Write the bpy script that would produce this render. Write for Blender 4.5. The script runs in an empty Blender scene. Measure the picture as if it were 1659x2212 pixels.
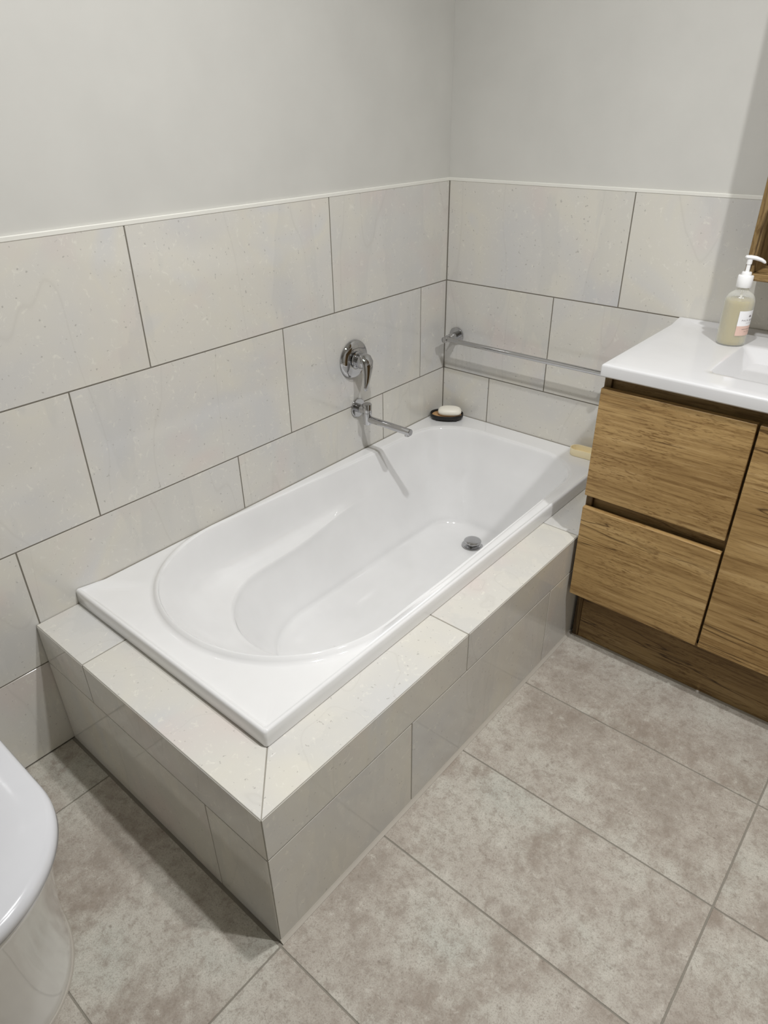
import bpy, bmesh, math, random
from mathutils import Vector, Matrix

# ------------------------------------------------------------------ camera, world, lights, exposure
S = bpy.context.scene
COL = S.collection
PI = math.pi
random.seed(7)

cam_data = bpy.data.cameras.new('camera')
cam_data.sensor_fit = 'VERTICAL'
cam_data.sensor_height = 36.0
cam_data.lens = 1484.62 * 36.0 / 2212.0
cam_data.clip_start = 0.02
cam = bpy.data.objects.new('camera', cam_data)
COL.objects.link(cam)
cam.location = (1.3921, -1.9500, 1.3666)
cam.rotation_euler = (1.0360, 0.0124, 0.7052)
S.camera = cam

world = bpy.data.worlds.new('world')
S.world = world
world.use_nodes = True
world.node_tree.nodes['Background'].inputs[0].default_value = (0.9, 0.92, 1.0, 1)
world.node_tree.nodes['Background'].inputs[1].default_value = 0.0

CEIL = 2.42


def downlight(x, y, power, radius=0.032, spread=158, color=(1.0, 1.0, 1.0)):
    d = bpy.data.lights.new('downlight', 'AREA')
    d.shape = 'DISK'
    d.size = radius * 2
    d.energy = power
    d.color = color
    d.spread = math.radians(spread)
    o = bpy.data.objects.new('downlight', d)
    COL.objects.link(o)
    o.location = (x, y, CEIL - 0.012)
    return o


downlight(0.88, -1.20, 15.0)
downlight(1.66, -1.00, 17.0)

S.view_settings.view_transform = 'Standard'
S.view_settings.look = 'None'
S.view_settings.gamma = 1.0
S.view_settings.use_curve_mapping = False
S.view_settings.exposure = 0.16
S.cycles.max_bounces = 10
S.cycles.diffuse_bounces = 7
S.cycles.glossy_bounces = 5
S.cycles.caustics_reflective = False
S.cycles.caustics_refractive = False
S.cycles.use_denoising = True

# ------------------------------------------------------------------ materials


class NT:
    def __init__(self, name):
        self.m = bpy.data.materials.new(name)
        self.m.use_nodes = True
        self.t = self.m.node_tree
        self.p = self.t.nodes['Principled BSDF']

    def n(self, kind, **kw):
        o = self.t.nodes.new(kind)
        for k, v in kw.items():
            setattr(o, k, v)
        return o

    def l(self, a, b):
        self.t.links.new(a, b)

    def coords(self, scale=(1, 1, 1), per_object=True, rot=(0, 0, 0)):
        tc = self.n('ShaderNodeTexCoord')
        mp = self.n('ShaderNodeMapping')
        mp.inputs['Scale'].default_value = scale
        mp.inputs['Rotation'].default_value = rot
        if per_object:
            oi = self.n('ShaderNodeObjectInfo')
            mu = self.n('ShaderNodeVectorMath', operation='SCALE')
            mu.inputs[0].default_value = (37.0, 53.0, 71.0)
            self.l(oi.outputs['Random'], mu.inputs['Scale'])
            ad = self.n('ShaderNodeVectorMath', operation='ADD')
            self.l(tc.outputs['Object'], ad.inputs[0])
            self.l(mu.outputs[0], ad.inputs[1])
            self.l(ad.outputs[0], mp.inputs['Vector'])
        else:
            self.l(tc.outputs['Object'], mp.inputs['Vector'])
        return mp.outputs[0]

    def noise(self, vec, scale, detail=4, rough=0.55, dist=0.0):
        o = self.n('ShaderNodeTexNoise')
        o.inputs['Scale'].default_value = scale
        o.inputs['Detail'].default_value = detail
        o.inputs['Roughness'].default_value = rough
        o.inputs['Distortion'].default_value = dist
        self.l(vec, o.inputs['Vector'])
        return o.outputs['Fac']

    def ramp(self, fac, stops, interp='LINEAR'):
        r = self.n('ShaderNodeValToRGB')
        r.color_ramp.interpolation = interp
        e = r.color_ramp.elements
        while len(e) < len(stops):
            e.new(0.5)
        for el, (p, c) in zip(e, stops):
            el.position = p
            el.color = (*c, 1) if len(c) == 3 else c
        self.l(fac, r.inputs[0])
        return r.outputs[0]

    def mix(self, fac, a, b, blend='MIX'):
        o = self.n('ShaderNodeMix', data_type='RGBA', blend_type=blend)
        for src, i in ((fac, 0), (a, 6), (b, 7)):
            if isinstance(src, (int, float)):
                o.inputs[i].default_value = src
            elif isinstance(src, tuple):
                o.inputs[i].default_value = (*src, 1)
            else:
                self.l(src, o.inputs[i])
        return o.outputs[2]

    def bump(self, h, strength=0.2, dist=0.002):
        b = self.n('ShaderNodeBump')
        b.inputs['Strength'].default_value = strength
        b.inputs['Distance'].default_value = dist
        self.l(h, b.inputs['Height'])
        self.l(b.outputs[0], self.p.inputs['Normal'])

    def set(self, **kw):
        for k, v in kw.items():
            self.p.inputs[k].default_value = (*v, 1) if isinstance(v, tuple) else v


def srgb(r, g, b):
    f = lambda c: (c / 255 / 12.92) if c / 255 <= 0.04045 else ((c / 255 + 0.055) / 1.055) ** 2.4
    return (f(r), f(g), f(b))


G3 = lambda v: (v, v, v)


def mat_plain(name, col, rough=0.5, metal=0.0, bump=None, coat=0.0):
    k = NT(name)
    v = k.coords()
    n = k.noise(v, 6.0, 3)
    c2 = tuple(min(1, c * 1.03) for c in col)
    c1 = tuple(c * 0.97 for c in col)
    k.l(k.ramp(n, [(0.3, c1), (0.7, c2)]), k.p.inputs['Base Color'])
    k.set(Roughness=rough, Metallic=metal)
    if coat:
        k.p.inputs['Coat Weight'].default_value = coat
        k.p.inputs['Coat Roughness'].default_value = 0.04
    if bump:
        k.bump(k.noise(k.coords(), bump[0], 3), bump[1], bump[2])
    return k.m


def mat_wall_tile(name='glazed_stone_tile', tint=(1, 1, 1), rough=0.08):
    k = NT(name)
    v = k.coords()
    big = k.noise(v, 3.2, 3, 0.5, 0.8)
    hue = k.noise(k.coords((1.1, 1.1, 1.1)), 4.7, 2, 0.5, 0.3)
    t = lambda r, g, b: tuple(a * q for a, q in zip(srgb(r, g, b), tint))
    base = k.ramp(big, [(0.30, t(197, 196, 194)), (0.48, t(203, 200, 193)), (0.62, t(207, 203, 192)), (0.75, t(200, 199, 197))])
    pink = k.ramp(hue, [(0.56, G3(0)), (0.72, G3(0.55))])
    col = k.mix(pink, base, t(205, 193, 187))
    # pale cloud flecks
    fl = k.noise(v, 55, 5, 0.65, 1.2)
    col = k.mix(k.ramp(fl, [(0.59, G3(0)), (0.68, G3(0.55))]), col, t(222, 219, 208))
    # dark pits
    pit = k.noise(v, 130, 2, 0.4)
    col = k.mix(k.ramp(pit, [(0.71, G3(0)), (0.75, G3(0.55))]), col, t(150, 146, 140))
    # stone bed boundaries: one shade either side of a wandering edge
    bed = k.noise(k.coords((2.4, 2.4, 0.7), rot=(0, 0.35, 0)), 1.5, 5, 0.55, 0.0)
    col = k.mix(k.ramp(bed, [(0.52, G3(0)), (0.535, G3(0.28)), (0.66, G3(0.0))]), col, t(188, 187, 183))
    # hairline veins
    w = k.noise(k.coords((1.6, 1.6, 0.35), rot=(0, 0.35, 0)), 2.6, 2.2, 0.5, 0.0)
    sub = k.n('ShaderNodeMath', operation='SUBTRACT')
    k.l(w, sub.inputs[0])
    sub.inputs[1].default_value = 0.5
    ab = k.n('ShaderNodeMath', operation='ABSOLUTE')
    k.l(sub.outputs[0], ab.inputs[0])
    col = k.mix(k.ramp(ab.outputs[0], [(0.0, G3(0.16)), (0.005, G3(0))]), col, t(168, 163, 155))
    k.l(col, k.p.inputs['Base Color'])
    k.set(Roughness=rough)
    k.p.inputs['Specular IOR Level'].default_value = 0.55
    return k.m


def mat_floor_tile():
    k = NT('matt_stone_floor_tile')
    v = k.coords()
    a = k.noise(v, 3.6, 5, 0.6, 0.1)
    b = k.noise(k.coords((1.3, 0.9, 1)), 5.5, 8, 0.7, 0.1)
    fine = k.noise(v, 170, 5, 0.75)
    mid = k.noise(v, 42, 7, 0.75, 0.2)
    col = k.ramp(a, [(0.32, srgb(156, 148, 138)), (0.46, srgb(174, 167, 157)), (0.56, srgb(186, 182, 172)), (0.72, srgb(180, 181, 172))])
    br = k.ramp(b, [(0.51, G3(0)), (0.66, G3(0.72))])
    col = k.mix(br, col, srgb(138, 125, 113))
    mk = k.ramp(mid, [(0.50, G3(0)), (0.62, G3(0.5))])
    col = k.mix(mk, col, srgb(136, 125, 114))
    pale = k.ramp(mid, [(0.32, G3(0.6)), (0.45, G3(0))])
    col = k.mix(pale, col, srgb(202, 198, 188))
    grit = k.noise(v, 420, 4, 0.7)
    sp = k.ramp(fine, [(0.34, G3(0.55)), (0.46, G3(0)), (0.56, G3(0)), (0.68, G3(0.5))])
    col = k.mix(sp, col, srgb(124, 115, 105))
    gr = k.ramp(grit, [(0.36, G3(0.45)), (0.50, G3(0))])
    col = k.mix(gr, col, srgb(132, 124, 114))
    dk = k.noise(v, 60, 3, 0.5)
    col = k.mix(k.ramp(dk, [(0.70, G3(0)), (0.76, G3(0.5))]), col, srgb(110, 100, 90))
    k.l(col, k.p.inputs['Base Color'])
    k.set(Roughness=0.62)
    k.p.inputs['Specular IOR Level'].default_value = 0.3
    k.bump(mid, 0.25, 0.0015)
    return k.m


def mat_wood(name, axis, shade=1.0):
    """oak-look laminate: grain runs along axis ('x' or 'z')"""
    k = NT(name)
    along = 0.12
    sc = (along, 1, 1) if axis == 'x' else (1, 1, along)
    v = k.coords(sc)
    warp = k.noise(v, 6.0, 4, 0.6, 0.6)
    bands = k.noise(v, 13.0, 5, 0.62, 1.1)
    fine = k.noise(k.coords(tuple(c * (0.35 if c < 1 else 1) for c in sc)), 130.0, 5, 0.7, 0.3)
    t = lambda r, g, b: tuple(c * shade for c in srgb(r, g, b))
    col = k.ramp(bands, [(0.30, t(132, 104, 64)), (0.43, t(158, 129, 84)), (0.56, t(172, 143, 96)), (0.72, t(184, 157, 112))])
    col = k.mix(k.ramp(warp, [(0.42, G3(0.0)), (0.66, G3(0.5))]), col, t(140, 112, 70))
    col = k.mix(k.ramp(fine, [(0.36, G3(0.75)), (0.5, G3(0.0))]), col, t(112, 84, 48))
    col = k.mix(k.ramp(fine, [(0.55, G3(0.0)), (0.72, G3(0.4))]), col, t(200, 172, 128))
    # short saw-cut pores
    pore = k.noise(k.coords(tuple(0.16 if c < 1 else 1 for c in sc)), 300.0, 3, 0.6)
    msk = k.noise(k.coords(), 6.0, 3)
    mul = k.n('ShaderNodeMath', operation='MULTIPLY')
    k.l(k.ramp(pore, [(0.36, G3(0.8)), (0.47, G3(0.0))]), mul.inputs[0])
    k.l(k.ramp(msk, [(0.40, G3(0.15)), (0.60, G3(1))]), mul.inputs[1])
    col = k.mix(mul.outputs[0], col, t(110, 82, 46))
    # long dark cracks
    ck = k.noise(k.coords(tuple(c * (0.45 if c < 1 else 1) for c in sc)), 16.0, 3, 0.55, 0.5)
    sub = k.n('ShaderNodeMath', operation='SUBTRACT')
    k.l(ck, sub.inputs[0])
    sub.inputs[1].default_value = 0.5
    ab = k.n('ShaderNodeMath', operation='ABSOLUTE')
    k.l(sub.outputs[0], ab.inputs[0])
    gate = k.noise(k.coords(tuple(c * (2.5 if c < 1 else 0.6) for c in sc)), 7.0, 2)
    ml = k.n('ShaderNodeMath', operation='MULTIPLY')
    k.l(k.ramp(ab.outputs[0], [(0.0, G3(1)), (0.011, G3(0))]), ml.inputs[0])
    k.l(k.ramp(gate, [(0.42, G3(0)), (0.54, G3(0.9))]), ml.inputs[1])
    col = k.mix(ml.outputs[0], col, t(66, 44, 22))
    k.l(col, k.p.inputs['Base Color'])
    k.set(Roughness=0.48)
    k.p.inputs['Specular IOR Level'].default_value = 0.3
    k.bump(fine, 0.12, 0.001)
    return k.m


def mat_shell():
    """thin translucent plastic of the pump bottle"""
    k = NT('clear_bottle_plastic')
    k.set(**{'Base Color': (0.86, 0.87, 0.82), 'Roughness': 0.16})
    k.p.inputs['Transmission Weight'].default_value = 0.0
    tr = k.n('ShaderNodeBsdfTransparent')
    fr = k.n('ShaderNodeLayerWeight')
    fr.inputs['Blend'].default_value = 0.35
    r = k.ramp(fr.outputs['Facing'], [(0.0, G3(0.20)), (1.0, G3(0.75))])
    mx = k.n('ShaderNodeMixShader')
    k.l(r, mx.inputs[0])
    k.l(tr.outputs[0], mx.inputs[1])
    k.l(k.p.outputs[0], mx.inputs[2])
    k.l(mx.outputs[0], k.t.nodes['Material Output'].inputs['Surface'])
    return k.m


def mat_liquid():
    k = NT('pale_yellow_hand_wash')
    k.set(**{'Base Color': srgb(226, 212, 160), 'Roughness': 0.2})
    k.p.inputs['Transmission Weight'].default_value = 0.45
    k.p.inputs['IOR'].default_value = 1.33
    k.p.inputs['Subsurface Weight'].default_value = 0.4
    k.p.inputs['Subsurface Radius'].default_value = (0.02, 0.018, 0.01)
    k.p.inputs['Subsurface Scale'].default_value = 0.5
    return k.m


M = {}
M['paint'] = mat_plain('greige_wall_paint', srgb(201, 200, 195), 0.6, bump=(320, 0.06, 0.0006))
M['ceiling'] = mat_plain('white_ceiling_paint', srgb(236, 235, 231), 0.7)
M['trim'] = mat_plain('white_tile_trim', srgb(226, 225, 218), 0.4)
M['grout'] = mat_plain('grey_wall_grout', srgb(118, 113, 103), 0.85)
M['corner'] = mat_plain('grey_corner_silicone', srgb(150, 146, 137), 0.5)
M['hob_grout'] = mat_plain('light_grey_grout', srgb(150, 146, 136), 0.85)
M['floor_grout'] = mat_plain('grey_floor_grout', srgb(134, 129, 119), 0.9)
M['sealant'] = mat_plain('grey_silicone', srgb(140, 136, 126), 0.45)
M['pale_sealant'] = mat_plain('pale_silicone', srgb(172, 166, 156), 0.6)
M['tile'] = mat_wall_tile(tint=(1.06, 1.07, 1.09))
M['hob_tile'] = mat_wall_tile('glazed_stone_tile_cream', (1.05, 1.06, 1.07), 0.08)
M['floor'] = mat_floor_tile()
M['acrylic'] = mat_plain('white_acrylic', srgb(227, 227, 227), 0.06, coat=0.4)
M['ceramic'] = mat_plain('white_ceramic', srgb(236, 236, 234), 0.08, coat=0.4)
M['seat'] = mat_plain('white_seat_plastic', srgb(208, 209, 213), 0.16, coat=0.2)
M['polymarble'] = mat_plain('white_polymarble', srgb(212, 212, 213), 0.12, coat=0.3)
M['chrome'] = mat_plain('polished_chrome', (0.52, 0.52, 0.53), 0.04, 1.0)
M['dark_gap'] = mat_plain('dark_slot_fill', srgb(28, 26, 25), 0.5)  # solid dark fill standing in for the shade inside open slots
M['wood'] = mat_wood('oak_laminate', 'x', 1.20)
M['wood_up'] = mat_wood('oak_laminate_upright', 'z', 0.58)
M['wood_shaded'] = mat_wood('shaded_oak_laminate', 'x', 0.78)  # same oak, darkened to carry the shade under overhangs and in recesses
M['wood_shaded_up'] = mat_wood('shaded_oak_laminate_upright', 'z', 0.5)  # same oak with upright grain, shade of the side panels in its tone
M['black'] = mat_plain('matt_black_plastic', srgb(24, 23, 23), 0.45)
M['cork'] = mat_plain('bamboo_slat', srgb(190, 150, 105), 0.6)
M['soap'] = mat_plain('cream_soap', srgb(240, 236, 224), 0.4)
M['cream'] = mat_plain('cream_ceramic_dish', srgb(244, 230, 192), 0.4)
M['pump'] = mat_plain('white_pump_plastic', srgb(243, 243, 243), 0.3)
M['shell'] = mat_shell()
M['liquid'] = mat_liquid()
M['label_white'] = mat_plain('white_paper_label', srgb(240, 240, 242), 0.5)
M['label_pink'] = mat_plain('blush_paper_label', srgb(222, 190, 176), 0.5)
M['ink'] = mat_plain('grey_label_ink', srgb(120, 112, 112), 0.6)
M['mirror'] = mat_plain('mirror_glass', (0.85, 0.86, 0.86), 0.01, 1.0)

# ------------------------------------------------------------------ mesh helpers


def link(name, me, mat=None, parent=None, loc=(0, 0, 0), rot=(0, 0, 0), smooth=None, kind=None):
    o = bpy.data.objects.new(name, me)
    COL.objects.link(o)
    o.location = loc
    o.rotation_euler = rot
    if mat is not None and not me.materials:
        me.materials.append(M[mat])
    if parent is not None:
        o.parent = parent
    if smooth is not None:
        smooth_mesh(me, smooth)
    if kind:
        o['kind'] = kind
    return o


def smooth_mesh(me, angle=35):
    me.polygons.foreach_set('use_smooth', [True] * len(me.polygons))
    me.set_sharp_from_angle(angle=math.radians(angle))


def thing(name, label, cat, loc=(0, 0, 0), rotz=0, group=None):
    o = bpy.data.objects.new(name, None)
    COL.objects.link(o)
    o.location = loc
    o.rotation_euler = (0, 0, rotz)
    o.empty_display_size = 0.05
    o['label'] = label
    o['category'] = cat
    if group:
        o['group'] = group
    return o


def tag(o, label, cat, group=None):
    o['label'] = label
    o['category'] = cat
    if group:
        o['group'] = group
    return o


def bm_mesh(bm, name):
    bmesh.ops.recalc_face_normals(bm, faces=bm.faces)
    me = bpy.data.meshes.new(name)
    bm.to_mesh(me)
    bm.free()
    return me


def box_mesh(name, sx, sy, sz, bevel=0.0, seg=1):
    bm = bmesh.new()
    bmesh.ops.create_cube(bm, size=1.0)
    for v in bm.verts:
        v.co = Vector((v.co.x * sx, v.co.y * sy, v.co.z * sz))
    if bevel > 0:
        bmesh.ops.bevel(bm, geom=list(bm.edges), offset=bevel, segments=seg, profile=0.5, affect='EDGES')
    return bm_mesh(bm, name)


_cache = {}


def box(name, lo, hi, mat, parent=None, bevel=0.0, seg=1, kind=None, smooth=None):
    s = [round(b - a, 5) for a, b in zip(lo, hi)]
    key = (*s, mat, bevel, seg)
    fresh = key not in _cache
    if fresh:
        _cache[key] = box_mesh(name, *s, bevel, seg)
    o = link(name, _cache[key], mat, parent, [(a + b) / 2 for a, b in zip(lo, hi)], kind=kind)
    if fresh and smooth is not None:
        smooth_mesh(_cache[key], smooth)
    return o


def prism_mesh(name, pts, z0, z1, bevel=0.0):
    bm = bmesh.new()
    lo = [bm.verts.new((x, y, z0)) for x, y in pts]
    hi = [bm.verts.new((x, y, z1)) for x, y in pts]
    n = len(pts)
    bm.faces.new(lo)
    bm.faces.new(hi)
    for i in range(n):
        j = (i + 1) % n
        bm.faces.new((lo[i], lo[j], hi[j], hi[i]))
    if bevel:
        bmesh.ops.bevel(bm, geom=list(bm.edges), offset=bevel, segments=1, profile=0.5, affect='EDGES')
    return bm_mesh(bm, name)


def rings_mesh(name, rings, close=True, cap_first=False, cap_last=False):
    n = len(rings[0])
    verts = [p for r in rings for p in r]
    faces = []
    for k in range(len(rings) - 1):
        a, b = k * n, (k + 1) * n
        for i in range(n if close else n - 1):
            j = (i + 1) % n
            faces.append((a + i, a + j, b + j, b + i))
    if cap_first:
        faces.append(tuple(range(n)))
    if cap_last:
        faces.append(tuple((len(rings) - 1) * n + i for i in range(n)))
    bm = bmesh.new()
    me = bpy.data.meshes.new(name)
    me.from_pydata([tuple(v) for v in verts], [], faces)
    bm.from_mesh(me)
    bmesh.ops.remove_doubles(bm, verts=bm.verts, dist=1e-6)
    bmesh.ops.recalc_face_normals(bm, faces=bm.faces)
    bm.to_mesh(me)
    bm.free()
    return me


def lathe_mesh(name, prof, seg=48):
    """prof: (r, z) from bottom to top, spun about z"""
    rings = [[(r * math.cos(2 * PI * i / seg), r * math.sin(2 * PI * i / seg), z) for i in range(seg)] for r, z in prof]
    return rings_mesh(name, rings, True, prof[0][0] > 1e-6, prof[-1][0] > 1e-6)


def sweep_mesh(name, path, radii, seg=32, squash=None, cap=True):
    """round tube along a list of points; squash=(axis vector, factor) flattens it"""
    path = [Vector(p) for p in path]
    rings = []
    up = Vector((0, 0, 1))
    prev = None
    for i, p in enumerate(path):
        t = (path[min(i + 1, len(path) - 1)] - path[max(i - 1, 0)]).normalized()
        if prev is None:
            a = t.cross(up)
            if a.length < 1e-3:
                a = t.cross(Vector((0, 1, 0)))
            a.normalize()
        else:
            a = (prev - t * prev.dot(t)).normalized()
        prev = a
        b = t.cross(a)
        r = radii[i] if isinstance(radii, (list, tuple)) else radii
        ra, rb = (r if isinstance(r, tuple) else (r, r))
        rings.append([p + a * (ra * math.cos(2 * PI * k / seg)) + b * (rb * math.sin(2 * PI * k / seg)) for k in range(seg)])
    return rings_mesh(name, rings, True, cap, cap)


def catmull(pts, sub):
    out = []
    n = len(pts)
    for i in range(n - 1):
        p0, p1, p2, p3 = pts[max(i - 1, 0)], pts[i], pts[i + 1], pts[min(i + 2, n - 1)]
        for s in range(sub):
            t = s / sub
            out.append(0.5 * ((2 * p1) + (p2 - p0) * t + (2 * p0 - 5 * p1 + 4 * p2 - p3) * t * t + (3 * p1 - p0 - 3 * p2 + p3) * t ** 3))
    out.append(pts[-1])
    return out


def sstep(a, b, x):
    t = max(0.0, min(1.0, (x - a) / (b - a)))
    return t * t * (3 - 2 * t)


def lerp(a, b, t):
    return a + (b - a) * t


# ------------------------------------------------------------------ key dimensions (metres)
# tile faces: left wall x = 0, rear wall y = 0, floor tile tops z = 0
RX, FY = 3.05, -3.90            # unseen right wall and wall behind the viewer, set far out to weaken bounce light
Z4, Z3, Z2, Z1 = 0.2540, 0.5555, 0.8575, 1.1594   # row joints and top of the tiling
HX, HY, HZ = 0.7716, -1.5499, 0.3639              # tiled surround: outer side, outer end, top
G = 0.0016                       # half a grout joint
TD = 0.009                       # tile thickness

# ------------------------------------------------------------------ room shell
floor = box('floor', (-0.15, FY - 0.15, -0.12), (RX + 0.15, 0.15, -0.0016), 'floor_grout', kind='structure')
wall_left = box('wall_left', (-0.15, FY - 0.15, -0.0016), (-0.007, 0.0068, CEIL), 'paint', kind='structure')
wall_back = box('wall_back', (-0.15, 0.007, -0.0016), (RX + 0.15, 0.15, CEIL), 'paint', kind='structure')
wall_right = box('wall_right', (RX, FY, -0.0016), (RX + 0.15, 0.0, CEIL), 'paint', kind='structure')
wall_front = box('wall_front', (-0.007, FY - 0.15, -0.0016), (RX + 0.15, FY, CEIL), 'paint', kind='structure')
box('ceiling', (-0.15, FY - 0.15, CEIL), (RX + 0.15, 0.15, CEIL + 0.1), 'ceiling', kind='structure')


def child_of(o, parent):
    o.parent = parent
    o.matrix_parent_inverse = Matrix.Translation(-Vector(parent.location))
    return o


# grout bed behind the wall tiles
child_of(box('grout', (-0.0085, FY + 0.001, 0.0), (-0.0007, -0.0007, Z1 - 0.001), 'grout'), wall_left)
child_of(box('grout', (-0.0007, 0.0007, 0.0), (RX - 0.001, 0.0085, Z1 - 0.001), 'grout'), wall_back)


child_of(box('corner_grout', (-0.0010, -0.0024, 0.0), (-0.0001, 0.0004, Z1 - 0.0002), 'corner'), wall_left)


def wall_tiles():
    rows = [(Z1, Z2, (0.5422,), (0.6045,)), (Z2, Z3, (0.1386,), (0.4005,)), (Z3, Z4, (0.3359,), (0.1922,)), (Z4, 0.0, (0.5395,), (0.5922,))]
    for r, (zt, zb, (dl,), (db,)) in enumerate(rows):
        top = zt - (G if r else 0.0)
        bot = zb + (G if zb > 0 else 0.0015)
        # left wall: runs towards the viewer
        a = 0.0
        nxt = dl
        while a < -FY:
            b = min(nxt, -FY - 0.002)
            lo, hi = a + (G if a > 0 else 0.0024), b - G
            if hi - lo > 0.02 and not (r == 3 and hi < -HY):
                child_of(box('tile', (-TD + 0.0003, -hi, bot), (0.0, -lo, top), 'tile', bevel=0.0004), wall_left)
            a, nxt = b, nxt + 0.602
            if b >= -FY - 0.01:
                break
        # rear wall
        a, nxt = 0.0, db
        while a < RX:
            b = min(nxt, RX - 0.002)
            lo, hi = a + (G if a > 0 else 0.0024), b - G
            if hi - lo > 0.02 and not (r == 3 and lo < 1.7):
                child_of(box('tile', (lo, 0.0, bot), (hi, TD - 0.0003, top), 'tile', bevel=0.0004), wall_back)
            a, nxt = b, nxt + 0.602
            if b >= RX - 0.01:
                break


wall_tiles()
# white edge trim that caps the tiling
box('trim_1', (-0.0075, FY + 0.001, Z1), (0.0012, -0.0012, Z1 + 0.0095), 'trim', bevel=0.0012, kind='structure')
box('trim_2', (-0.0065, -0.0012, Z1), (RX - 0.001, 0.0075, Z1 + 0.0095), 'trim', bevel=0.0012, kind='structure')


def floor_tiles():
    xs = [-0.425, 0.175, 0.777, 1.3745, 1.9765, 2.578, 3.18]
    ys = [-1.555 + 0.2995 * k for k in range(-9, 7)]
    for i in range(len(xs) - 1):
        for j in range(len(ys) - 1):
            x0, x1 = xs[i] + G, xs[i + 1] - G
            y0, y1 = ys[j] + G, ys[j + 1] - G
            x0, x1 = max(x0, 0.002), min(x1, RX - 0.002)
            y0, y1 = max(y0, FY + 0.002), min(y1, -0.002)
            if x1 - x0 < 0.02 or y1 - y0 < 0.02:
                continue
            if x1 < HX + 0.02 and y1 > HY:      # under the tiled surround
                continue
            child_of(box('tile', (x0, y0, -0.009), (x1, y1, 0.0), 'floor', bevel=0.0008), floor)


floor_tiles()

# ------------------------------------------------------------------ tiled bath surround
TUBX, TUBY = 0.667, -1.4455      # outer edges of the bath rim
sur = thing('bath_surround', 'low pale tiled box surround carrying the white bath in the corner', 'bath surround', (HX, HY, 0))


def sbox(name, lo, hi, mat, bevel=0.0):
    return child_of(box(name, lo, hi, mat, bevel=bevel), sur)


def sprism(name, pts, z0, z1, mat, bevel):
    me = prism_mesh(name, [(x - HX, y - HY) for x, y in pts], z0, z1, bevel)
    return link(name, me, mat, sur)


e = 0.0010
core = [(0.001, HY + e), (HX - e, HY + e), (HX - e, -0.001), (0.656, -0.001), (0.656, -1.43), (0.001, -1.43)]
sprism('grout_core', core, 0.0, HZ - e, 'hob_grout', 0)
# top course, mitred at the outer corner
c = 0.0018
zt0 = HZ - TD
sprism('tile', [(0.002, HY + c), (0.2020 - G, HY + c), (0.2020 - G, -1.432), (0.002, -1.432)], zt0, HZ, 'hob_tile', 0.0006)
sprism('tile', [(0.2020 + G, HY + c), (HX - c - 0.0012, HY + c), (TUBX - 0.0135 - 0.0012, -1.432), (0.2020 + G, -1.432)], zt0, HZ, 'hob_tile', 0.0006)
sprism('tile', [(HX - c, HY + c + 0.0012), (HX - c, -0.9525 - G), (0.655, -0.9525 - G), (0.655, -1.432 + 0.0012)], zt0, HZ, 'hob_tile', 0.0006)
sprism('tile', [(HX - c, -0.9525 + G), (HX - c, -0.434 - G), (0.655, -0.434 - G), (0.655, -0.9525 + G)], zt0, HZ, 'hob_tile', 0.0006)
sprism('tile', [(HX - c, -0.434 + G), (HX - c, -0.002), (0.655, -0.002), (0.655, -0.434 + G)], zt0, HZ, 'hob_tile', 0.0006)
zu0, zu1 = Z4 + G, HZ - c
zl0, zl1 = 0.0012, Z4 - G
for a, b in ((HY + c, -0.9515 - G), (-0.9515 + G, -0.434 - G), (-0.434 + G, -0.002)):
    sbox('tile', (HX - TD, a, zu0), (HX, b, zu1), 'hob_tile', 0.0006)
for a, b in ((HY + c, -1.1515 - G), (-1.1515 + G, -0.5622 - G), (-0.5622 + G, -0.002)):
    sbox('tile', (HX - TD, a, zl0), (HX, b, zl1), 'hob_tile', 0.0006)
for a, b in ((0.003, 0.2045 - G), (0.2045 + G, HX - c)):
    sbox('tile', (a, HY, zu0), (b, HY + TD, zu1), 'hob_tile', 0.0006)
for a, b in ((0.003, 0.596 - G), (0.596 + G, HX - c)):
    sbox('tile', (a, HY, zl0), (b, HY + TD, zl1), 'hob_tile', 0.0006)


def fillet(name, p0, p1, out, s, mat, parent):
    """triangular bead of silicone along p0-p1 on the floor, leaning back on a wall"""
    p0, p1, out = Vector(p0), Vector(p1), Vector(out)
    off = Vector(parent.location)
    r = []
    for p in (p0, p1):
        q = p - off
        r.append([q - out * 0.001, q + out * s, q + out * s * 0.35 + Vector((0, 0, s * 0.5)), q + Vector((0, 0, s)) - out * 0.001])
    return link(name, rings_mesh(name, r, True, True, True), mat, parent)


fillet('sealant', (HX, HY, 0.0002), (HX, -0.385, 0.0002), (1, 0, 0), 0.0075, 'pale_sealant', sur)['label'] = 'pale silicone bead along the floor'

# ------------------------------------------------------------------ bathtub
NH, NS, NC, NF = 56, 26, 14, 12


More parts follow.
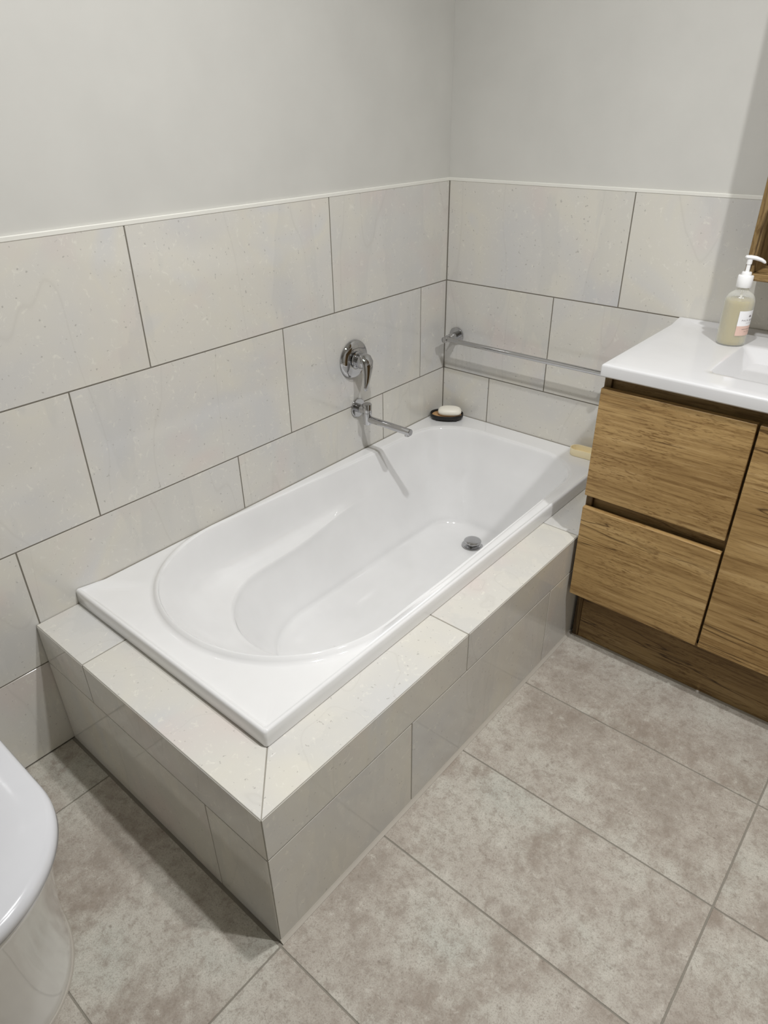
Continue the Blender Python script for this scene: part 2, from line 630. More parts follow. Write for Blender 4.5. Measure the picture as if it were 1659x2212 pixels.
def contour(x0h, x1h, yh, b, x0f, x1f, yf, rx, ry, ex=2.0):
    """closed loop: head arc (left to right), right side, foot corner, foot, foot corner, left side"""
    cx, a = (x0h + x1h) / 2, (x1h - x0h) / 2
    pts, info = [], []
    for i in range(NH):
        th = PI * i / NH
        cs, sn = math.cos(th), math.sin(th)
        f = 2.0 / ex
        pts.append((cx - a * math.copysign(abs(cs) ** f, cs), yh - b * abs(sn) ** f))
        info.append(('h', th))
    for i in range(NS):
        s = i / NS
        pts.append((lerp(x1h, x1f, s), lerp(yh, yf - ry, s)))
        info.append(('s', s))
    for i in range(NC):
        th = PI / 2 * i / NC
        pts.append((x1f - rx + rx * math.cos(th), yf - ry + ry * math.sin(th)))
        info.append(('c', 1))
    for i in range(NF):
        pts.append((lerp(x1f - rx, x0f + rx, i / NF), yf))
        info.append(('f', 1))
    for i in range(NC):
        th = PI / 2 * i / NC
        pts.append((x0f + rx - rx * math.sin(th), yf - ry + ry * math.cos(th)))
        info.append(('c', 1))
    for i in range(NS):
        s = 1 - i / NS
        pts.append((lerp(x0h, x0f, s), lerp(yh, yf - ry, s)))
        info.append(('s', s))
    return pts, info


def make_tub():
    tub = thing('bathtub', 'white acrylic bath with raised oval head rim set into the tiled surround', 'bathtub', (0.33, -0.75, HZ))
    off = Vector(tub.location)
    ZD = 0.3935
    O, info = contour(0.014, 0.638, -1.06, 0.308, 0.050, 0.620, -0.080, 0.17, 0.15, 2.08)
    P1, _ = contour(0.046, 0.606, -1.045, 0.262, 0.070, 0.600, -0.10, 0.15, 0.14)
    P2, _ = contour(0.106, 0.546, -0.985, 0.218, 0.095, 0.570, -0.11, 0.13, 0.13)
    B, _ = contour(0.170, 0.480, -0.89, 0.200, 0.168, 0.478, -0.185, 0.10, 0.10)
    n = len(O)
    x0, x1, y0, y1 = 0.0018, TUBX, TUBY, -0.0018
    # outer rectangle point for each sample
    R = []
    for i, (px, py) in enumerate(O):
        k, s = info[i]
        if k == 's':
            R.append((x1 if px > 0.3 else x0, py))
            continue
        c = (0.326, -1.06) if k == 'h' else (0.335, -0.36)
        dx, dy = px - c[0], py - c[1]
        ts = []
        if abs(dx) > 1e-6:
            ts.append(((x1 if dx > 0 else x0) - c[0]) / dx)
        if abs(dy) > 1e-6:
            ts.append(((y1 if dy > 0 else y0) - c[1]) / dy)
        t = min(t for t in ts if t > 0)
        R.append((c[0] + dx * t, c[1] + dy * t))
    for cx, cy, sx, sy in ((x0, y0, 1, 1), (x1, y0, -1, 1), (x1, y1, -1, -1), (x0, y1, 1, -1)):
        i = min(range(n), key=lambda q: (R[q][0] - cx) ** 2 + (R[q][1] - cy) ** 2)
        rr = 0.006 if cx == x1 else 0.001
        prev_on_x = abs(R[(i - 1) % n][0] - cx) < 1e-4
        ax, ay = (cx, cy + sy * rr), (cx + sx * rr, cy)
        R[(i - 1) % n], R[(i + 1) % n] = (ax, ay) if prev_on_x else (ay, ax)
        q = rr * (1 - math.sqrt(0.5))
        R[i] = (cx + sx * q, cy + sy * q)

    def inset(d, wall=0.0):
        out = []
        for px, py in R:
            u, v = (px - x0) / (x1 - x0), (py - y0) / (y1 - y0)
            out.append((lerp(x0 + wall, x1 - d, u), lerp(y0 + d, y1 - wall, v)))
        return out

    lip = [1.0 if (py < y0 + 0.004 or px > x1 - 0.007) else 0.0 for px, py in R]
    prof = []          # per sample: list of control points (before smoothing)
    rings = []

    def ring(pts, zf):
        rings.append([Vector((p[0], p[1], zf(i))) for i, p in enumerate(pts)])
    ring(inset(0.004), lambda i: HZ + 0.0012)
    ring(inset(0.0), lambda i: HZ + 0.0022)
    ring(inset(0.0), lambda i: 0.385)
    ring(inset(0.0005), lambda i: 0.3925 + 0.0055 * lip[i])
    ring(inset(0.002, 0.0003), lambda i: ZD + 0.0080 * lip[i])
    ring(inset(0.0055, 0.0006), lambda i: ZD + 0.0098 * lip[i])
    ring(inset(0.0095, 0.0010), lambda i: ZD + 0.0090 * lip[i])
    ring(inset(0.0125, 0.0014), lambda i: ZD + 0.0045 * lip[i])
    ring(inset(0.0155, 0.0018), lambda i: ZD + 0.0010 * lip[i])
    ring(inset(0.0195, 0.0020), lambda i: ZD)
    base = rings[-1]
    # bead round the head of the opening
    bead = [1.0 if k == 'h' else (1 - sstep(0.0, 0.30, s) if k == 's' else 0.0) for k, s in info]
    bead = [q * lerp(0.30, 1.0, sstep(0.02, 0.16, O[i][0])) for i, q in enumerate(bead)]
    cen = []
    for i, (px, py) in enumerate(O):
        k, s = info[i]
        cen.append((0.326, py) if k == 's' else ((0.326, -1.06) if k == 'h' else (0.335, -0.30)))
    out_n = [Vector((O[i][0] - cen[i][0], O[i][1] - cen[i][1])).normalized() for i in range(n)]

    def oring(d, zf):
        pts = []
        for i in range(n):
            p = Vector(O[i]) + out_n[i] * d
            bx, by = base[i].x, base[i].y
            p.x = min(max(p.x, 0.0045), 0.6462)
            p.y = max(min(p.y, -0.0045), y0 + 0.026)
            pts.append(p)
        ring(pts, zf)
    oring(0.024, lambda i: ZD)
    oring(0.0165, lambda i: ZD + 0.0008 * bead[i])
    oring(0.0115, lambda i: ZD + 0.0058 * bead[i])
    oring(0.0070, lambda i: ZD + 0.0122 * bead[i])
    oring(0.0030, lambda i: ZD + 0.0135 * bead[i] - 0.0004)
    # inner wall by smoothed profile
    sub = 5
    inner = []
    for i in range(n):
        k, s = info[i]
        w = 1.0 if k == 'h' else (1 - sstep(0.12, 0.74, s) if k == 's' else 0.0)
        hd = math.sin(s) if k == 'h' else 0.0
        o = Vector((*O[i], ZD + 0.0105 * bead[i] - 0.003))
        o2 = Vector((*(Vector(O[i]) - out_n[i] * (0.005 + 0.003 * (1 - bead[i]))), ZD - 0.003 * bead[i] - 0.010 * (1 - bead[i])))
        zb = 0.056 + 0.010 * max(0.0, -B[i][1] - 0.25)
        b = Vector((*B[i], zb))
        flat1, flat2 = o.lerp(b, 0.20), o.lerp(b, 0.34)
        p1 = flat1.lerp(Vector((*P1[i], 0.276 + 0.046 * hd)), w)
        p2 = flat2.lerp(Vector((*P2[i], 0.256 - 0.004 * hd)), w)
        pa = p1.lerp(p2, 0.80)
        pb = p2.lerp(b, 0.10) + Vector((0, 0, -0.010 * w))
        pc = p2.lerp(b, 0.55) + Vector((0, 0, -0.006))
        pd = p2.lerp(b, 0.84) + Vector((0, 0, 0.010))
        cl = Vector((0.325, max(-0.93, min(-0.27, B[i][1])), 0.052 + 0.010 * max(0.0, -B[i][1] - 0.25)))
        b = b + Vector((0, 0, 0.018))
        f1, f2 = b.lerp(cl, 0.40), b.lerp(cl, 0.78)
        f1.z = lerp(b.z, cl.z, 0.72)
        f2.z = cl.z
        inner.append(catmull([o, o2, p1, pa, p2, pb, pc, pd, b, f1, f2, cl], sub))
    for q in range(len(inner[0])):
        rings.append([inner[i][q] for i in range(n)])
    rings = [[v - off for v in r] for r in rings]
    me = rings_mesh('shell', rings, True)
    sh = link('shell', me, 'acrylic', tub, smooth=50)
    # pop-up plug
    pz = 0.0535
    prof = [(0.0, 0.0), (0.020, 0.0), (0.0205, 0.0115), (0.0265, 0.0125), (0.0295, 0.0145), (0.0300, 0.0170), (0.0285, 0.0195), (0.022, 0.0215), (0.010, 0.0228), (0.0, 0.0232)]
    pl = link('drain_plug', lathe_mesh('drain_plug', prof, 48), 'chrome', tub, Vector((0.3245, -0.250, pz)) - off, smooth=50)
    pl['label'] = 'round chrome pop-up plug on the bath floor'
    ring_p = [(0.024, 0.0), (0.036, 0.0), (0.0365, 0.0012), (0.034, 0.0026), (0.026, 0.0012), (0.024, 0.0)]
    link('drain_ring', lathe_mesh('drain_ring', ring_p, 48), 'chrome', tub, Vector((0.3245, -0.250, pz)) - off, smooth=50)
    # silicone joint against both walls and under the near end
    bm_pts = [(0.0003, TUBY + 0.002), (0.0032, TUBY + 0.002), (0.0032, -0.0032), (TUBX - 0.003, -0.0032), (TUBX - 0.003, -0.0003), (0.0003, -0.0003)]
    link('sealant', prism_mesh('sealant', [(a - off.x, b2 - off.y) for a, b2 in bm_pts], HZ + 0.001 - off.z, ZD + 0.0010 - off.z), 'sealant', tub)['label'] = 'grey silicone joint along the wall tiles'
    return tub


make_tub()

# ------------------------------------------------------------------ bath mixer on the left wall
mx = thing('bath_mixer', 'chrome lever mixer on a round wall plate above the bath spout', 'mixer tap', (0.0, -0.472, 0.706))
RY = (0, PI / 2, 0)
plate = [(0.0, 0.0), (0.056, 0.0), (0.0585, 0.002), (0.0575, 0.0065), (0.054, 0.010), (0.046, 0.0135), (0.034, 0.0155), (0.0285, 0.016), (0.0285, 0.013), (0.0, 0.013)]
link('wall_plate', lathe_mesh('wall_plate', plate, 64), 'chrome', mx, rot=RY, smooth=40)
collar = [(0.0, 0.010), (0.0255, 0.010), (0.0255, 0.019), (0.0235, 0.020), (0.0215, 0.021), (0.0215, 0.024), (0.0235, 0.025), (0.0235, 0.030), (0.0, 0.030)]
link('collar', lathe_mesh('collar', collar, 48), 'chrome', mx, rot=RY, smooth=40)
head = [(0.0, 0.026), (0.0215, 0.026), (0.0225, 0.028), (0.0228, 0.040), (0.0220, 0.048), (0.0195, 0.0545), (0.014, 0.059), (0.007, 0.061), (0.0, 0.0615)]
link('handle_body', lathe_mesh('handle_body', head, 48), 'chrome', mx, rot=RY, smooth=40)
# flat tapering lever hanging from the body
path = [(0.040, 0.002, 0.020), (0.050, 0.001, 0.014), (0.058, 0.0, 0.002), (0.062, -0.003, -0.014), (0.0645, -0.008, -0.034), (0.066, -0.014, -0.055), (0.067, -0.0195, -0.073), (0.0673, -0.0215, -0.080), (0.0673, -0.022, -0.0825)]
rad = [(0.015, 0.005), (0.0205, 0.0090), (0.0215, 0.0100), (0.0185, 0.0092), (0.0140, 0.0075), (0.0100, 0.0060), (0.0075, 0.0045), (0.005, 0.003), (0.001, 0.001)]
link('lever', sweep_mesh('lever', path, rad, 32), 'chrome', mx, smooth=50)

# ------------------------------------------------------------------ bath spout
sp = thing('bath_spout', 'chrome swivel spout on a round flange reaching over the bath', 'spout', (0.0, -0.460, 0.545))
fl = [(0.0, 0.0), (0.0285, 0.0), (0.030, 0.0015), (0.030, 0.0045), (0.0285, 0.006), (0.0, 0.006)]
link('flange', lathe_mesh('flange', fl, 48), 'chrome', sp, rot=RY, smooth=40)
nk = [(0.0, 0.004), (0.0135, 0.004), (0.0135, 0.013), (0.0115, 0.0138), (0.0115, 0.0152), (0.0135, 0.016), (0.0135, 0.042), (0.0, 0.042)]
link('neck', lathe_mesh('neck', nk, 40), 'chrome', sp, rot=RY, smooth=40)
pv = [(0.0, -0.044), (0.0136, -0.044), (0.0144, -0.043), (0.0144, -0.0065), (0.0136, -0.0058), (0.0136, -0.0048), (0.0144, -0.004), (0.0144, 0.0215), (0.0134, 0.0228), (0.0, 0.0230)]
link('swivel_post', lathe_mesh('swivel_post', pv, 40), 'chrome', sp, (0.0415, 0, 0.0), smooth=40)
tube_pts = [(0.050, 0, -0.0265), (0.215, -0.001, -0.0265), (0.2155, -0.001, -0.0265)]
link('spout_tube', sweep_mesh('spout_tube', [(0.050, 0, -0.0265), (0.214, -0.001, -0.0265), (0.216, -0.001, -0.0265)], [0.0105, 0.0105, 0.0095], 40), 'chrome', sp, smooth=40)
ae = [(0.0, -0.0145), (0.0072, -0.0145), (0.0082, -0.0135), (0.0082, -0.004), (0.0, -0.004)]
link('aerator', lathe_mesh('aerator', ae, 32), 'chrome', sp, (0.203, -0.001, -0.0265), smooth=40)

# ------------------------------------------------------------------ towel rail on the rear wall
rl = thing('towel_rail', 'straight chrome towel rail on the rear wall above the bath foot', 'towel rail', (0.352, 0.0, 0.680))
RXm = (PI / 2, 0, 0)     # lathe axis to -y
for sx in (-0.300, 0.300):
    wp = [(0.0, 0.0), (0.0255, 0.0), (0.0270, 0.0015), (0.0270, 0.006), (0.0255, 0.0075), (0.0, 0.0075)]
    link('wall_plate', lathe_mesh('wall_plate', wp, 48), 'chrome', rl, (sx, 0, 0), RXm, smooth=40)
    ps = [(0.0, 0.006), (0.0118, 0.006), (0.0118, 0.052), (0.0108, 0.0535), (0.0095, 0.054), (0.0095, 0.0555), (0.0100, 0.056), (0.0100, 0.0775), (0.0092, 0.0785), (0.0, 0.079)]
    link('post', lathe_mesh('post', ps, 40), 'chrome', rl, (sx, 0, 0), RXm, smooth=40)
link('rail_bar', sweep_mesh('rail_bar', [(-0.300, -0.066, 0.001), (0.300, -0.066, 0.001)], 0.0078, 32), 'chrome', rl, smooth=40)

# ------------------------------------------------------------------ vanity cabinet
VX0, VX1, VF = 0.7815, 1.6785, -0.4620
van = thing('vanity_cabinet', 'wood-grain vanity cabinet with two drawers beside the bath', 'vanity', (VX0, 0, 0))


def vb(name, lo, hi, mat, bevel=0.0008, parent=None):
    o = box(name, lo, hi, mat, bevel=bevel)
    return child_of(o, parent or van)


def notched(name, x0, x1):
    """end panel with the toe recess cut out of its lower front"""
    yz = [(-0.003, 0.0), (-0.392, 0.0), (-0.392, 0.186), (-0.4445, 0.186), (-0.4445, 0.823), (-0.003, 0.823)]
    bm = bmesh.new()
    a = [bm.verts.new((x0 - VX0, y, z)) for y, z in yz]
    b = [bm.verts.new((x1 - VX0, y, z)) for y, z in yz]
    bm.faces.new(a)
    bm.faces.new(b)
    for i in range(6):
        j = (i + 1) % 6
        bm.faces.new((a[i], a[j], b[j], b[i]))
    return link(name, bm_mesh(bm, name), 'wood_shaded_up', van)


notched('side_panel', VX0, VX0 + 0.016)
notched('side_panel', VX1 - 0.016, VX1)
vb('kickboard', (VX0 + 0.0165, -0.390, 0.0), (VX1 - 0.0165, -0.374, 0.186), 'wood_shaded')
vb('top_rail', (VX0 + 0.0165, -0.434, 0.760), (VX1 - 0.0165, -0.418, 0.823), 'wood_shaded')
vb('finger_rail', (VX0 + 0.0165, -0.434, 0.440), (1.1225, -0.418, 0.520), 'wood_shaded')
vb('divider', (1.1230, -0.440, 0.188), (1.1340, -0.010, 0.760), 'wood_shaded_up')
vb('bottom_panel', (VX0 + 0.0165, -0.440, 0.188), (VX1 - 0.0165, -0.010, 0.202), 'wood_shaded')
vb('back_panel', (VX0 + 0.0165, -0.012, 0.21), (VX1 - 0.0165, -0.004, 0.815), 'wood_shaded')
for z0, z1 in ((0.5060, 0.7915), (0.1955, 0.4715)):
    d = thing('drawer', '', '')
    del d['label'], d['category']
    d.name = 'drawer'
    d.parent = van
    d.location = (0, 0, z0)
    off = Vector((VX0, 0, z0))
    for nm, lo, hi, mt in (('drawer_front', (VX0 + 0.0005, VF, z0), (1.1245, VF + 0.016, z1), 'wood'),
                           ('drawer_box', (VX0 + 0.03, VF + 0.0465, z0 + 0.03), (1.11, -0.03, z0 + 0.16), 'wood_shaded')):
        o = box(nm, lo, hi, mt, bevel=0.0012)
        o.location = Vector(o.location) - off
        o.parent = d
for x0, x1 in ((1.1305, 1.4035), (1.4065, 1.6780)):
    vb('door', (x0, VF, 0.1955), (x1, VF + 0.016, 0.7915), 'wood', 0.0012)
fillet('sealant', (VX0, -0.392, 0.0002), (VX1, -0.392, 0.0002), (0, -1, 0), 0.0035, 'pale_sealant', van)['label'] = 'thin pale silicone bead under the kickboard'

# ------------------------------------------------------------------ vanity top with moulded basin


def make_top():
    x0, x1, y0, y1 = 0.7800, 1.6800, -0.4775, -0.0025
    zb, zt = 0.8236, 0.8535
    t = thing('washbasin', 'white moulded basin top with a rectangular bowl on the wooden vanity', 'washbasin', (x0, y0, zb))
    off = Vector(t.location)
    K = 10

    def rect(a0, a1, b0, b1, r):
        """rounded rectangle, 4 corners x K points plus M points per side; order: front-left corner first"""
        pts = []
        Mx = 8
        cs = [((a0 + r, b0 + r), PI, 1.5 * PI), ((a1 - r, b0 + r), 1.5 * PI, 2 * PI), ((a1 - r, b1 - r), 0, PI / 2), ((a0 + r, b1 - r), PI / 2, PI)]
        for q, ((cx, cy), s, e2) in enumerate(cs):
            arc = [(cx + r * math.cos(lerp(s, e2, i / K)), cy + r * math.sin(lerp(s, e2, i / K))) for i in range(K + 1)]
            pts += arc
            (nx, ny), ns, _ = cs[(q + 1) % 4]
            end = (nx + r * math.cos(ns), ny + r * math.sin(ns))
            for i in range(1, Mx):
                pts.append((lerp(arc[-1][0], end[0], i / Mx), lerp(arc[-1][1], end[1], i / Mx)))
        return pts

    def lift(p):
        return 0.0075 * sstep(y1 - 0.022, y1 - 0.006, p[1])
    spec = [
        (rect(x0 + .003, x1 - .003, y0 + .003, y1, .003), zb, 0), (rect(x0, x1, y0, y1, .004), zb + .003, 0),
        (rect(x0, x1, y0, y1, .004), zt - .006, 0), (rect(x0 + .001, x1 - .001, y0 + .001, y1, .004), zt - .0025, .6),
        (rect(x0 + .003, x1 - .003, y0 + .003, y1, .004), zt - .0006, 1), (rect(x0 + .006, x1 - .006, y0 + .006, y1, .004), zt, 1),
        (rect(x0 + .03, x1 - .03, y0 + .03, y1 - .006, .006), zt, 1), (rect(x0 + .05, x1 - .05, y0 + .05, y1 - .012, .008), zt, 1),
        (rect(x0 + .08, x1 - .08, y0 + .07, y1 - .022, .010), zt, 1), (rect(x0 + .10, x1 - .10, y0 + .075, y1 - .034, .012), zt, 1),
        (rect(.972, 1.488, -.396, -.120, .016), zt, 0), (rect(.986, 1.474, -.384, -.134, .014), zt - .0003, 0),
        (rect(.990, 1.470, -.380, -.138, .013), zt - .0022, 0), (rect(.994, 1.466, -.377, -.141, .013), zt - .006, 0),
        (rect(1.030, 1.430, -.352, -.170, .020), zt - .036, 0), (rect(1.055, 1.405, -.335, -.190, .024), zt - .056, 0),
        (rect(1.075, 1.385, -.322, -.203, .026), zt - .064, 0), (rect(1.110, 1.350, -.305, -.220, .026), zt - .067, 0),
        (rect(1.19, 1.27, -.285, -.240, .020), zt - .070, 0), (rect(1.229, 1.231, -.2625, -.2615, .0004), zt - .0705, 0)]
    rings = [[Vector((p[0], p[1], z + k * lift(p))) - off for p in pts] for pts, z, k in spec]
    sl = link('basin_slab', rings_mesh('basin_slab', rings, True, True, True), 'polymarble', t, smooth=40)
    ws = [(0.0, 0.0), (0.030, 0.0), (0.032, 0.0015), (0.031, 0.004), (0.024, 0.0062), (0.0, 0.007)]
    link('basin_waste', lathe_mesh('basin_waste', ws, 40), 'chrome', t, Vector((1.23, -.262, zt - .0703)) - off, smooth=40)['label'] = 'round chrome waste'


make_top()

# ------------------------------------------------------------------ mirror cabinet with open niche
MX0, MX1, MZ0, MZ1, MD = 0.9475, 1.5800, 1.0015, 1.8000, -0.130
mc = thing('mirror_cabinet', 'wooden wall cabinet with an open niche above the vanity top', 'cabinet', (MX0, 0, MZ0))


def mb(name, lo, hi, mat, bevel=0.0008):
    return child_of(box(name, lo, hi, mat, bevel=bevel), mc)


mb('side_panel', (MX0, MD, MZ0), (MX0 + 0.018, -0.0012, MZ1), 'wood_up')
mb('side_panel', (MX1 - 0.018, MD, MZ0), (MX1, -0.0012, MZ1), 'wood_up')
mb('bottom_panel', (MX0 + 0.0182, MD, MZ0), (MX1 - 0.0182, -0.0012, MZ0 + 0.016), 'wood_shaded')
mb('shelf', (MX0 + 0.0182, MD + 0.02, 1.232), (MX1 - 0.0182, -0.0012, 1.248), 'wood')
mb('top_panel', (MX0 + 0.0182, MD, MZ1 - 0.016), (MX1 - 0.0182, -0.0012, MZ1), 'wood')
mb('back_panel', (MX0 + 0.0182, -0.0100, MZ0 + 0.0162), (MX1 - 0.0182, -0.0012, MZ1 - 0.0162), 'black')  # black colour carries the shade of the niche interior
mb('mirror_door', (MX0 + 0.020, MD - 0.001, 1.2345), (MX1 - 0.020, MD + 0.016, MZ1 - 0.018), 'mirror')['label'] = 'mirrored door'

# ------------------------------------------------------------------ hand wash bottle
bt = thing('pump_bottle', 'clear pump bottle of pale yellow hand wash on the white vanity top', 'bottle', (0.9555, -0.1385, 0.8536))
out = [(0.0, 0.0), (0.0285, 0.0), (0.0315, 0.0015), (0.0330, 0.0050), (0.0332, 0.012), (0.0332, 0.098), (0.0326, 0.104), (0.0305, 0.111), (0.0265, 0.1175), (0.0205, 0.1225),
       (0.0150, 0.1265), (0.0128, 0.1300), (0.0124, 0.1345), (0.0124, 0.1400)]
link('bottle_body', lathe_mesh('bottle_body', out, 56), 'shell', bt, smooth=50)['label'] = 'clear translucent plastic body'
liq = [(0.0, 0.0022), (0.0285, 0.0022), (0.0312, 0.0055), (0.0316, 0.012), (0.0316, 0.098), (0.0309, 0.1035), (0.0300, 0.1062), (0.0, 0.1062)]
link('liquid', lathe_mesh('liquid', liq, 48), 'liquid', bt, smooth=40)['label'] = 'pale yellow hand wash'
cap = [(0.0, 0.1405), (0.0125, 0.1400), (0.0125, 0.1345), (0.0165, 0.1345), (0.0170, 0.1352), (0.0170, 0.1590), (0.0162, 0.1602), (0.0108, 0.1604), (0.0108, 0.1665), (0.0098, 0.1680), (0.0, 0.1682)]
link('pump_collar', lathe_mesh('pump_collar', cap, 48), 'pump', bt, smooth=40)
stem = [(0.0, 0.167), (0.0045, 0.167), (0.0045, 0.1850), (0.0058, 0.1855), (0.0060, 0.1950), (0.0062, 0.1965), (0.0, 0.1970)]
link('pump_stem', lathe_mesh('pump_stem', stem, 32), 'pump', bt, smooth=40)
HA = math.radians(20)
hx, hy = math.cos(HA), math.sin(HA)
hp = [(-0.0115, 0.2005), (-0.009, 0.2010), (0.0, 0.2005), (0.012, 0.1990), (0.024, 0.1955), (0.031, 0.1915), (0.0335, 0.1890)]
hr = [(0.002, 0.0012), (0.0070, 0.0034), (0.0078, 0.0046), (0.0066, 0.0046), (0.0056, 0.0040), (0.0046, 0.0034), (0.0028, 0.0020)]
link('pump_head', sweep_mesh('pump_head', [(a * hx, a * hy, z) for a, z in hp], hr, 24), 'pump', bt, smooth=50)
dt = sweep_mesh('dip_tube', [(0.0, 0.0, 0.107), (0.0, 0.0, 0.1400)], 0.0028, 16)
link('dip_tube', dt, 'pump', bt, smooth=40)

LA0, LA1 = math.radians(-66), math.radians(34)      # angular span of the label


def wrap_patch(name, a0, a1, z0, z1, r, mat):
    seg = 20
    rings = [[(rr * math.cos(lerp(a0, a1, i / seg)), rr * math.sin(lerp(a0, a1, i / seg)), z) for i in range(seg + 1)]
             for z, rr in ((z0, r - 0.0003), (z0, r), (z1, r), (z1, r - 0.0003))]
    return link(name, rings_mesh(name, rings, False), mat, bt, smooth=40)


wrap_patch('white_label', LA0, LA1, 0.0500, 0.0850, 0.03345, 'label_white')['label'] = 'square white label'
wrap_patch('pink_label', LA0, LA1, 0.0270, 0.0500, 0.03345, 'label_pink')['label'] = 'blush pink band under the white label'


def wrap_text(body, size, z, a_mid, r, spacing=1.0):
    cu = bpy.data.curves.new('label_text', 'FONT')
    cu.body = body
    cu.size = size
    cu.space_character = spacing
    cu.align_x = 'CENTER'
    cu.resolution_u = 2
    tmp = bpy.data.objects.new('label_text', cu)
    COL.objects.link(tmp)
    dg = bpy.context.evaluated_depsgraph_get()
    me = bpy.data.meshes.new_from_object(tmp.evaluated_get(dg))
    bpy.data.objects.remove(tmp)
    for v in me.vertices:
        a = a_mid + v.co.x / r
        v.co = Vector((r * math.cos(a), r * math.sin(a), z + v.co.y))
    me.materials.clear()
    o = link('label_text', me, 'ink', bt)
    return o


AM = (LA0 + LA1) / 2
wrap_text('PALM BEACH', 0.0056, 0.0615, AM, 0.0337, 1.35)
wrap_text('COLLECTION', 0.0024, 0.0560, AM, 0.0337, 1.3)
wrap_text('HAND & BODY WASH', 0.0030, 0.0415, AM, 0.0337, 1.1)
wrap_text('500ml  16.9 fl oz', 0.0024, 0.0360, AM, 0.0337, 1.1)


def palm_mark():
    """small leaf emblem above the name"""
    bm = bmesh.new()
    r = 0.0337

    def P(x, z):
        a = AM + x / r
        return bm.verts.new((r * math.cos(a), r * math.sin(a), z))
    for ang in (-70, -40, -12, 12, 40, 70):
        d = Vector((math.sin(math.radians(ang)), math.cos(math.radians(ang))))
        nrm = Vector((d.y, -d.x))
        c0 = Vector((0, 0.0705))
        pts = [c0, c0 + d * 0.0030 + nrm * 0.0007, c0 + d * 0.0058, c0 + d * 0.0030 - nrm * 0.0007]
        bm.faces.new([P(q.x, q.y) for q in pts])
    link('label_emblem', bm_mesh(bm, 'label_emblem'), 'ink', bt)


palm_mark()

# ------------------------------------------------------------------ soap dishes


def oval(a, b, n=48, ex=2.4):
    pts = []
    for i in range(n):
        t = 2 * PI * i / n
        cs, sn = math.cos(t), math.sin(t)
        pts.append((a * math.copysign(abs(cs) ** (2 / ex), cs), b * math.copysign(abs(sn) ** (2 / ex), sn)))
    return pts


def oval_rings(spec, ex=2.4):
    return [[(x, y, z) for x, y in oval(a, b, 48, ex)] for a, b, z in spec]


DZ = 0.3938
sd = thing('soap_dish', 'black oval soap dish in the bath corner under the white soap', 'soap dish', (0.0640, -0.0610, DZ), math.radians(31))
tray = oval_rings([(0.046, 0.028, 0.0045), (0.0535, 0.035, 0.0050), (0.0575, 0.0385, 0.0080), (0.0590, 0.0400, 0.0130), (0.0592, 0.0402, 0.0205), (0.0585, 0.0395, 0.0215), (0.0565, 0.0375, 0.0215), (0.0555, 0.0365, 0.0205),
                   (0.0545, 0.0355, 0.0130), (0.050, 0.031, 0.0105), (0.02, 0.012, 0.0100)], 2.2)
link('tray', rings_mesh('tray', tray, True, True, True), 'black', sd, smooth=40)
ins = oval_rings([(0.048, 0.030, 0.0106), (0.0525, 0.0335, 0.0112), (0.0525, 0.0335, 0.0150), (0.0515, 0.0325, 0.0158)], 2.2)
link('insert', rings_mesh('insert', ins, True, True, True), 'cork', sd, smooth=40)['label'] = 'tan bamboo insert'
for k in range(4):
    a = PI / 2 * k - PI / 4
    ft = [(0.0, 0.0), (0.0085, 0.0), (0.0095, 0.0012), (0.0095, 0.0062), (0.0, 0.0062)]
    link('foot', lathe_mesh('foot', ft, 20), 'black', sd, (0.038 * math.cos(a) * 1.15, 0.026 * math.sin(a) * 1.1, 0.0), smooth=40)

so = []
for a, b, z in ((0.012, 0.008, 0.0), (0.026, 0.0165, 0.0006), (0.0345, 0.0225, 0.004), (0.0370, 0.0245, 0.0095), (0.0366, 0.0242, 0.0140), (0.0340, 0.0222, 0.0190), (0.0275, 0.0170, 0.0222), (0.014, 0.008, 0.0234), (0.002, 0.001, 0.0236)):
    so.append([(x, y, z - 0.0022 * (x / 0.037) ** 2 * 0 + 0.0020 * math.cos(x / 0.037 * 1.4) * (z / 0.0236)) for x, y in oval(a, b, 48, 2.8)])
so = [[(x * 1.13, y * 1.08, z * 1.12) for x, y, z in q] for q in so]
soap = link('soap_bar', rings_mesh('soap_bar', so, True, True, True), 'soap', None, (0.0735, -0.0570, DZ + 0.0159), (math.radians(3), 0, math.radians(33)), smooth=60)
tag(soap, 'white bar of soap lying in the black soap dish', 'soap')

cd = thing('trinket_dish', 'small cream oblong dish on the bath rim beside the vanity', 'dish', (0.5920, -0.0345, DZ), math.radians(4))


def stadium(a, b, n=12):
    pts = []
    for s, cx in ((1, a - b), (-1, -(a - b))):
        for i in range(n + 1):
            t = -PI / 2 + PI * i / n
            pts.append((cx + s * b * math.cos(t), s * b * math.sin(t)))
    return pts


cr = [[(x, y, z) for x, y in stadium(a, b)] for a, b, z in
      ((0.0500, 0.0190, 0.0), (0.0525, 0.0215, 0.0010), (0.0535, 0.0225, 0.0040), (0.0540, 0.0230, 0.0225), (0.0535, 0.0225, 0.0235), (0.0515, 0.0205, 0.0235), (0.0510, 0.0200, 0.0225), (0.0500, 0.0190, 0.0060), (0.047, 0.016, 0.0045))]
link('dish_body', rings_mesh('dish_body', cr, True, True, True), 'cream', cd, smooth=40)
for q in (-1, 1):
    link('drain_slot', rings_mesh('drain_slot', [[(x + 0.018 * q, y, z) for x, y in stadium(0.011, 0.0022, 6)] for z in (0.0038, 0.0049)], True, True, True), 'dark_gap', cd)

# ------------------------------------------------------------------ toilet against the left wall
TY = -1.9450


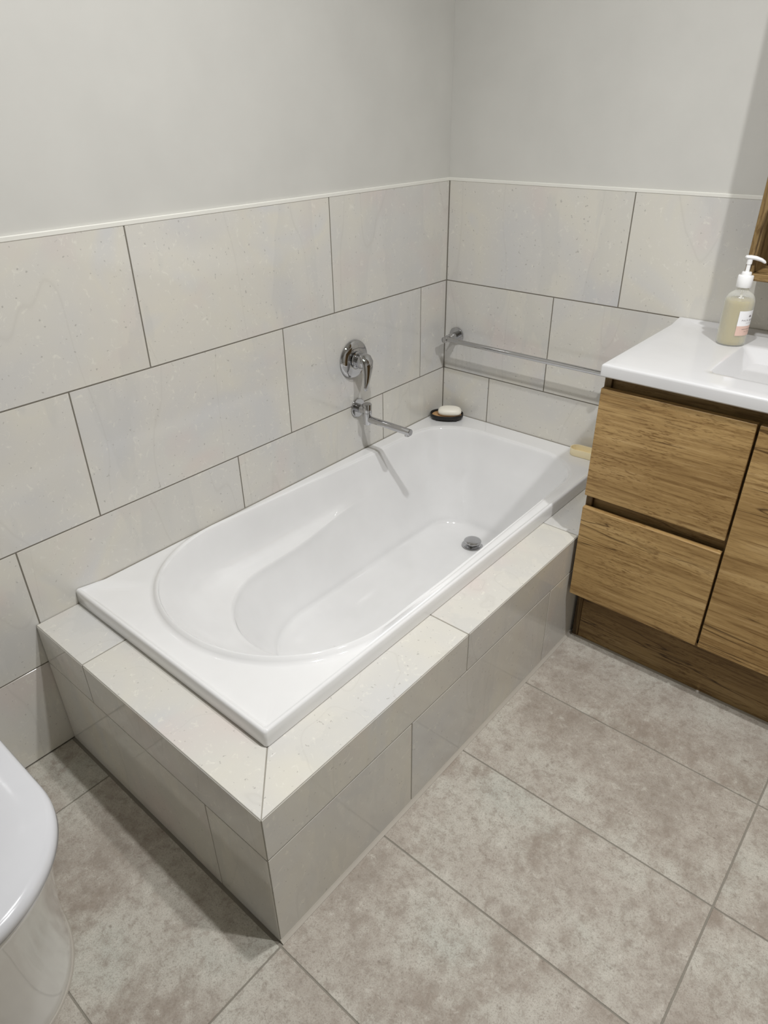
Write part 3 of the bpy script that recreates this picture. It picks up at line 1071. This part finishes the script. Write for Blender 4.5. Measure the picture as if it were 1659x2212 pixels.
def plan(front, half, back, nose, n=40, ex=2.0):
    """outline: square back at x=back, rounded nose at x=front; half width; nose length"""
    pts = []
    for i in range(n + 1):
        t = -PI / 2 + PI * i / n
        c, s = math.cos(t), math.sin(t)
        pts.append((front - nose + nose * abs(c) ** (2 / ex), half * math.copysign(abs(s) ** (2 / ex), s)))
    for i in range(1, 10):
        pts.append((lerp(front - nose, back, i / 10), half))
    for i in range(0, 9):
        pts.append((back, lerp(half, -half, i / 8)))
    for i in range(1, 10):
        pts.append((lerp(back, front - nose, i / 10), -half))
    return pts


to = thing('toilet', 'white skirted toilet with closed lid at the left wall', 'toilet', (0.0, TY, 0.0))


def trings(spec):
    return [[(x, y, z) for x, y in plan(f, h, b, n2)] for f, h, b, n2, z in spec]


pan = trings([(0.573, 0.153, 0.006, 0.20, 0.0), (0.575, 0.155, 0.006, 0.20, 0.004), (0.576, 0.156, 0.006, 0.20, 0.03), (0.585, 0.159, 0.006, 0.20, 0.12), (0.605, 0.164, 0.006, 0.195, 0.22), (0.632, 0.170, 0.006, 0.19, 0.31), (0.648, 0.174, 0.006, 0.185, 0.360),
              (0.652, 0.176, 0.006, 0.185, 0.375), (0.650, 0.174, 0.006, 0.185, 0.381), (0.62, 0.15, 0.02, 0.17, 0.383)])
link('pan', rings_mesh('pan', pan, True, True, True), 'ceramic', to, smooth=50)
seat = trings([(0.652, 0.173, 0.19, 0.185, 0.3835), (0.660, 0.179, 0.185, 0.185, 0.386), (0.664, 0.182, 0.185, 0.185, 0.392), (0.662, 0.181, 0.185, 0.185, 0.3985), (0.650, 0.172, 0.19, 0.185, 0.4000)])
link('seat', rings_mesh('seat', seat, True, True, True), 'seat', to, smooth=50)
lid = trings([(0.660, 0.176, 0.18, 0.185, 0.4012), (0.669, 0.182, 0.175, 0.185, 0.4025), (0.674, 0.1855, 0.175, 0.185, 0.409), (0.673, 0.185, 0.175, 0.185, 0.420), (0.668, 0.182, 0.178, 0.185, 0.4270), (0.660, 0.176, 0.18, 0.185, 0.4305), (0.60, 0.13, 0.20, 0.15, 0.4325), (0.48, 0.05, 0.28, 0.08, 0.433)])
link('lid', rings_mesh('lid', lid, True, True, True), 'seat', to, smooth=60)
child_of(box('cistern', (0.004, TY - 0.185, 0.384), (0.170, TY + 0.185, 0.80), 'ceramic', bevel=0.018, seg=4, smooth=50), to)
child_of(box('cistern_lid', (0.002, TY - 0.190, 0.801), (0.176, TY + 0.190, 0.835), 'ceramic', bevel=0.010, seg=4, smooth=50), to)
link('flush_button', lathe_mesh('flush_button', [(0.0, 0.835), (0.022, 0.835), (0.022, 0.839), (0.020, 0.841), (0.0, 0.8415)], 40), 'chrome', to, (0.09, 0, 0), smooth=40)
base = [[(x, y, z) for x, y in plan(f, h, 0.004, 0.20)] for f, h, z in ((0.572, 0.152, 0.0003), (0.5785, 0.1585, 0.0003), (0.5770, 0.1570, 0.0030), (0.573, 0.153, 0.0042))]
link('sealant', rings_mesh('sealant', base, True), 'pale_sealant', to)['label'] = 'pale silicone bead round the foot'
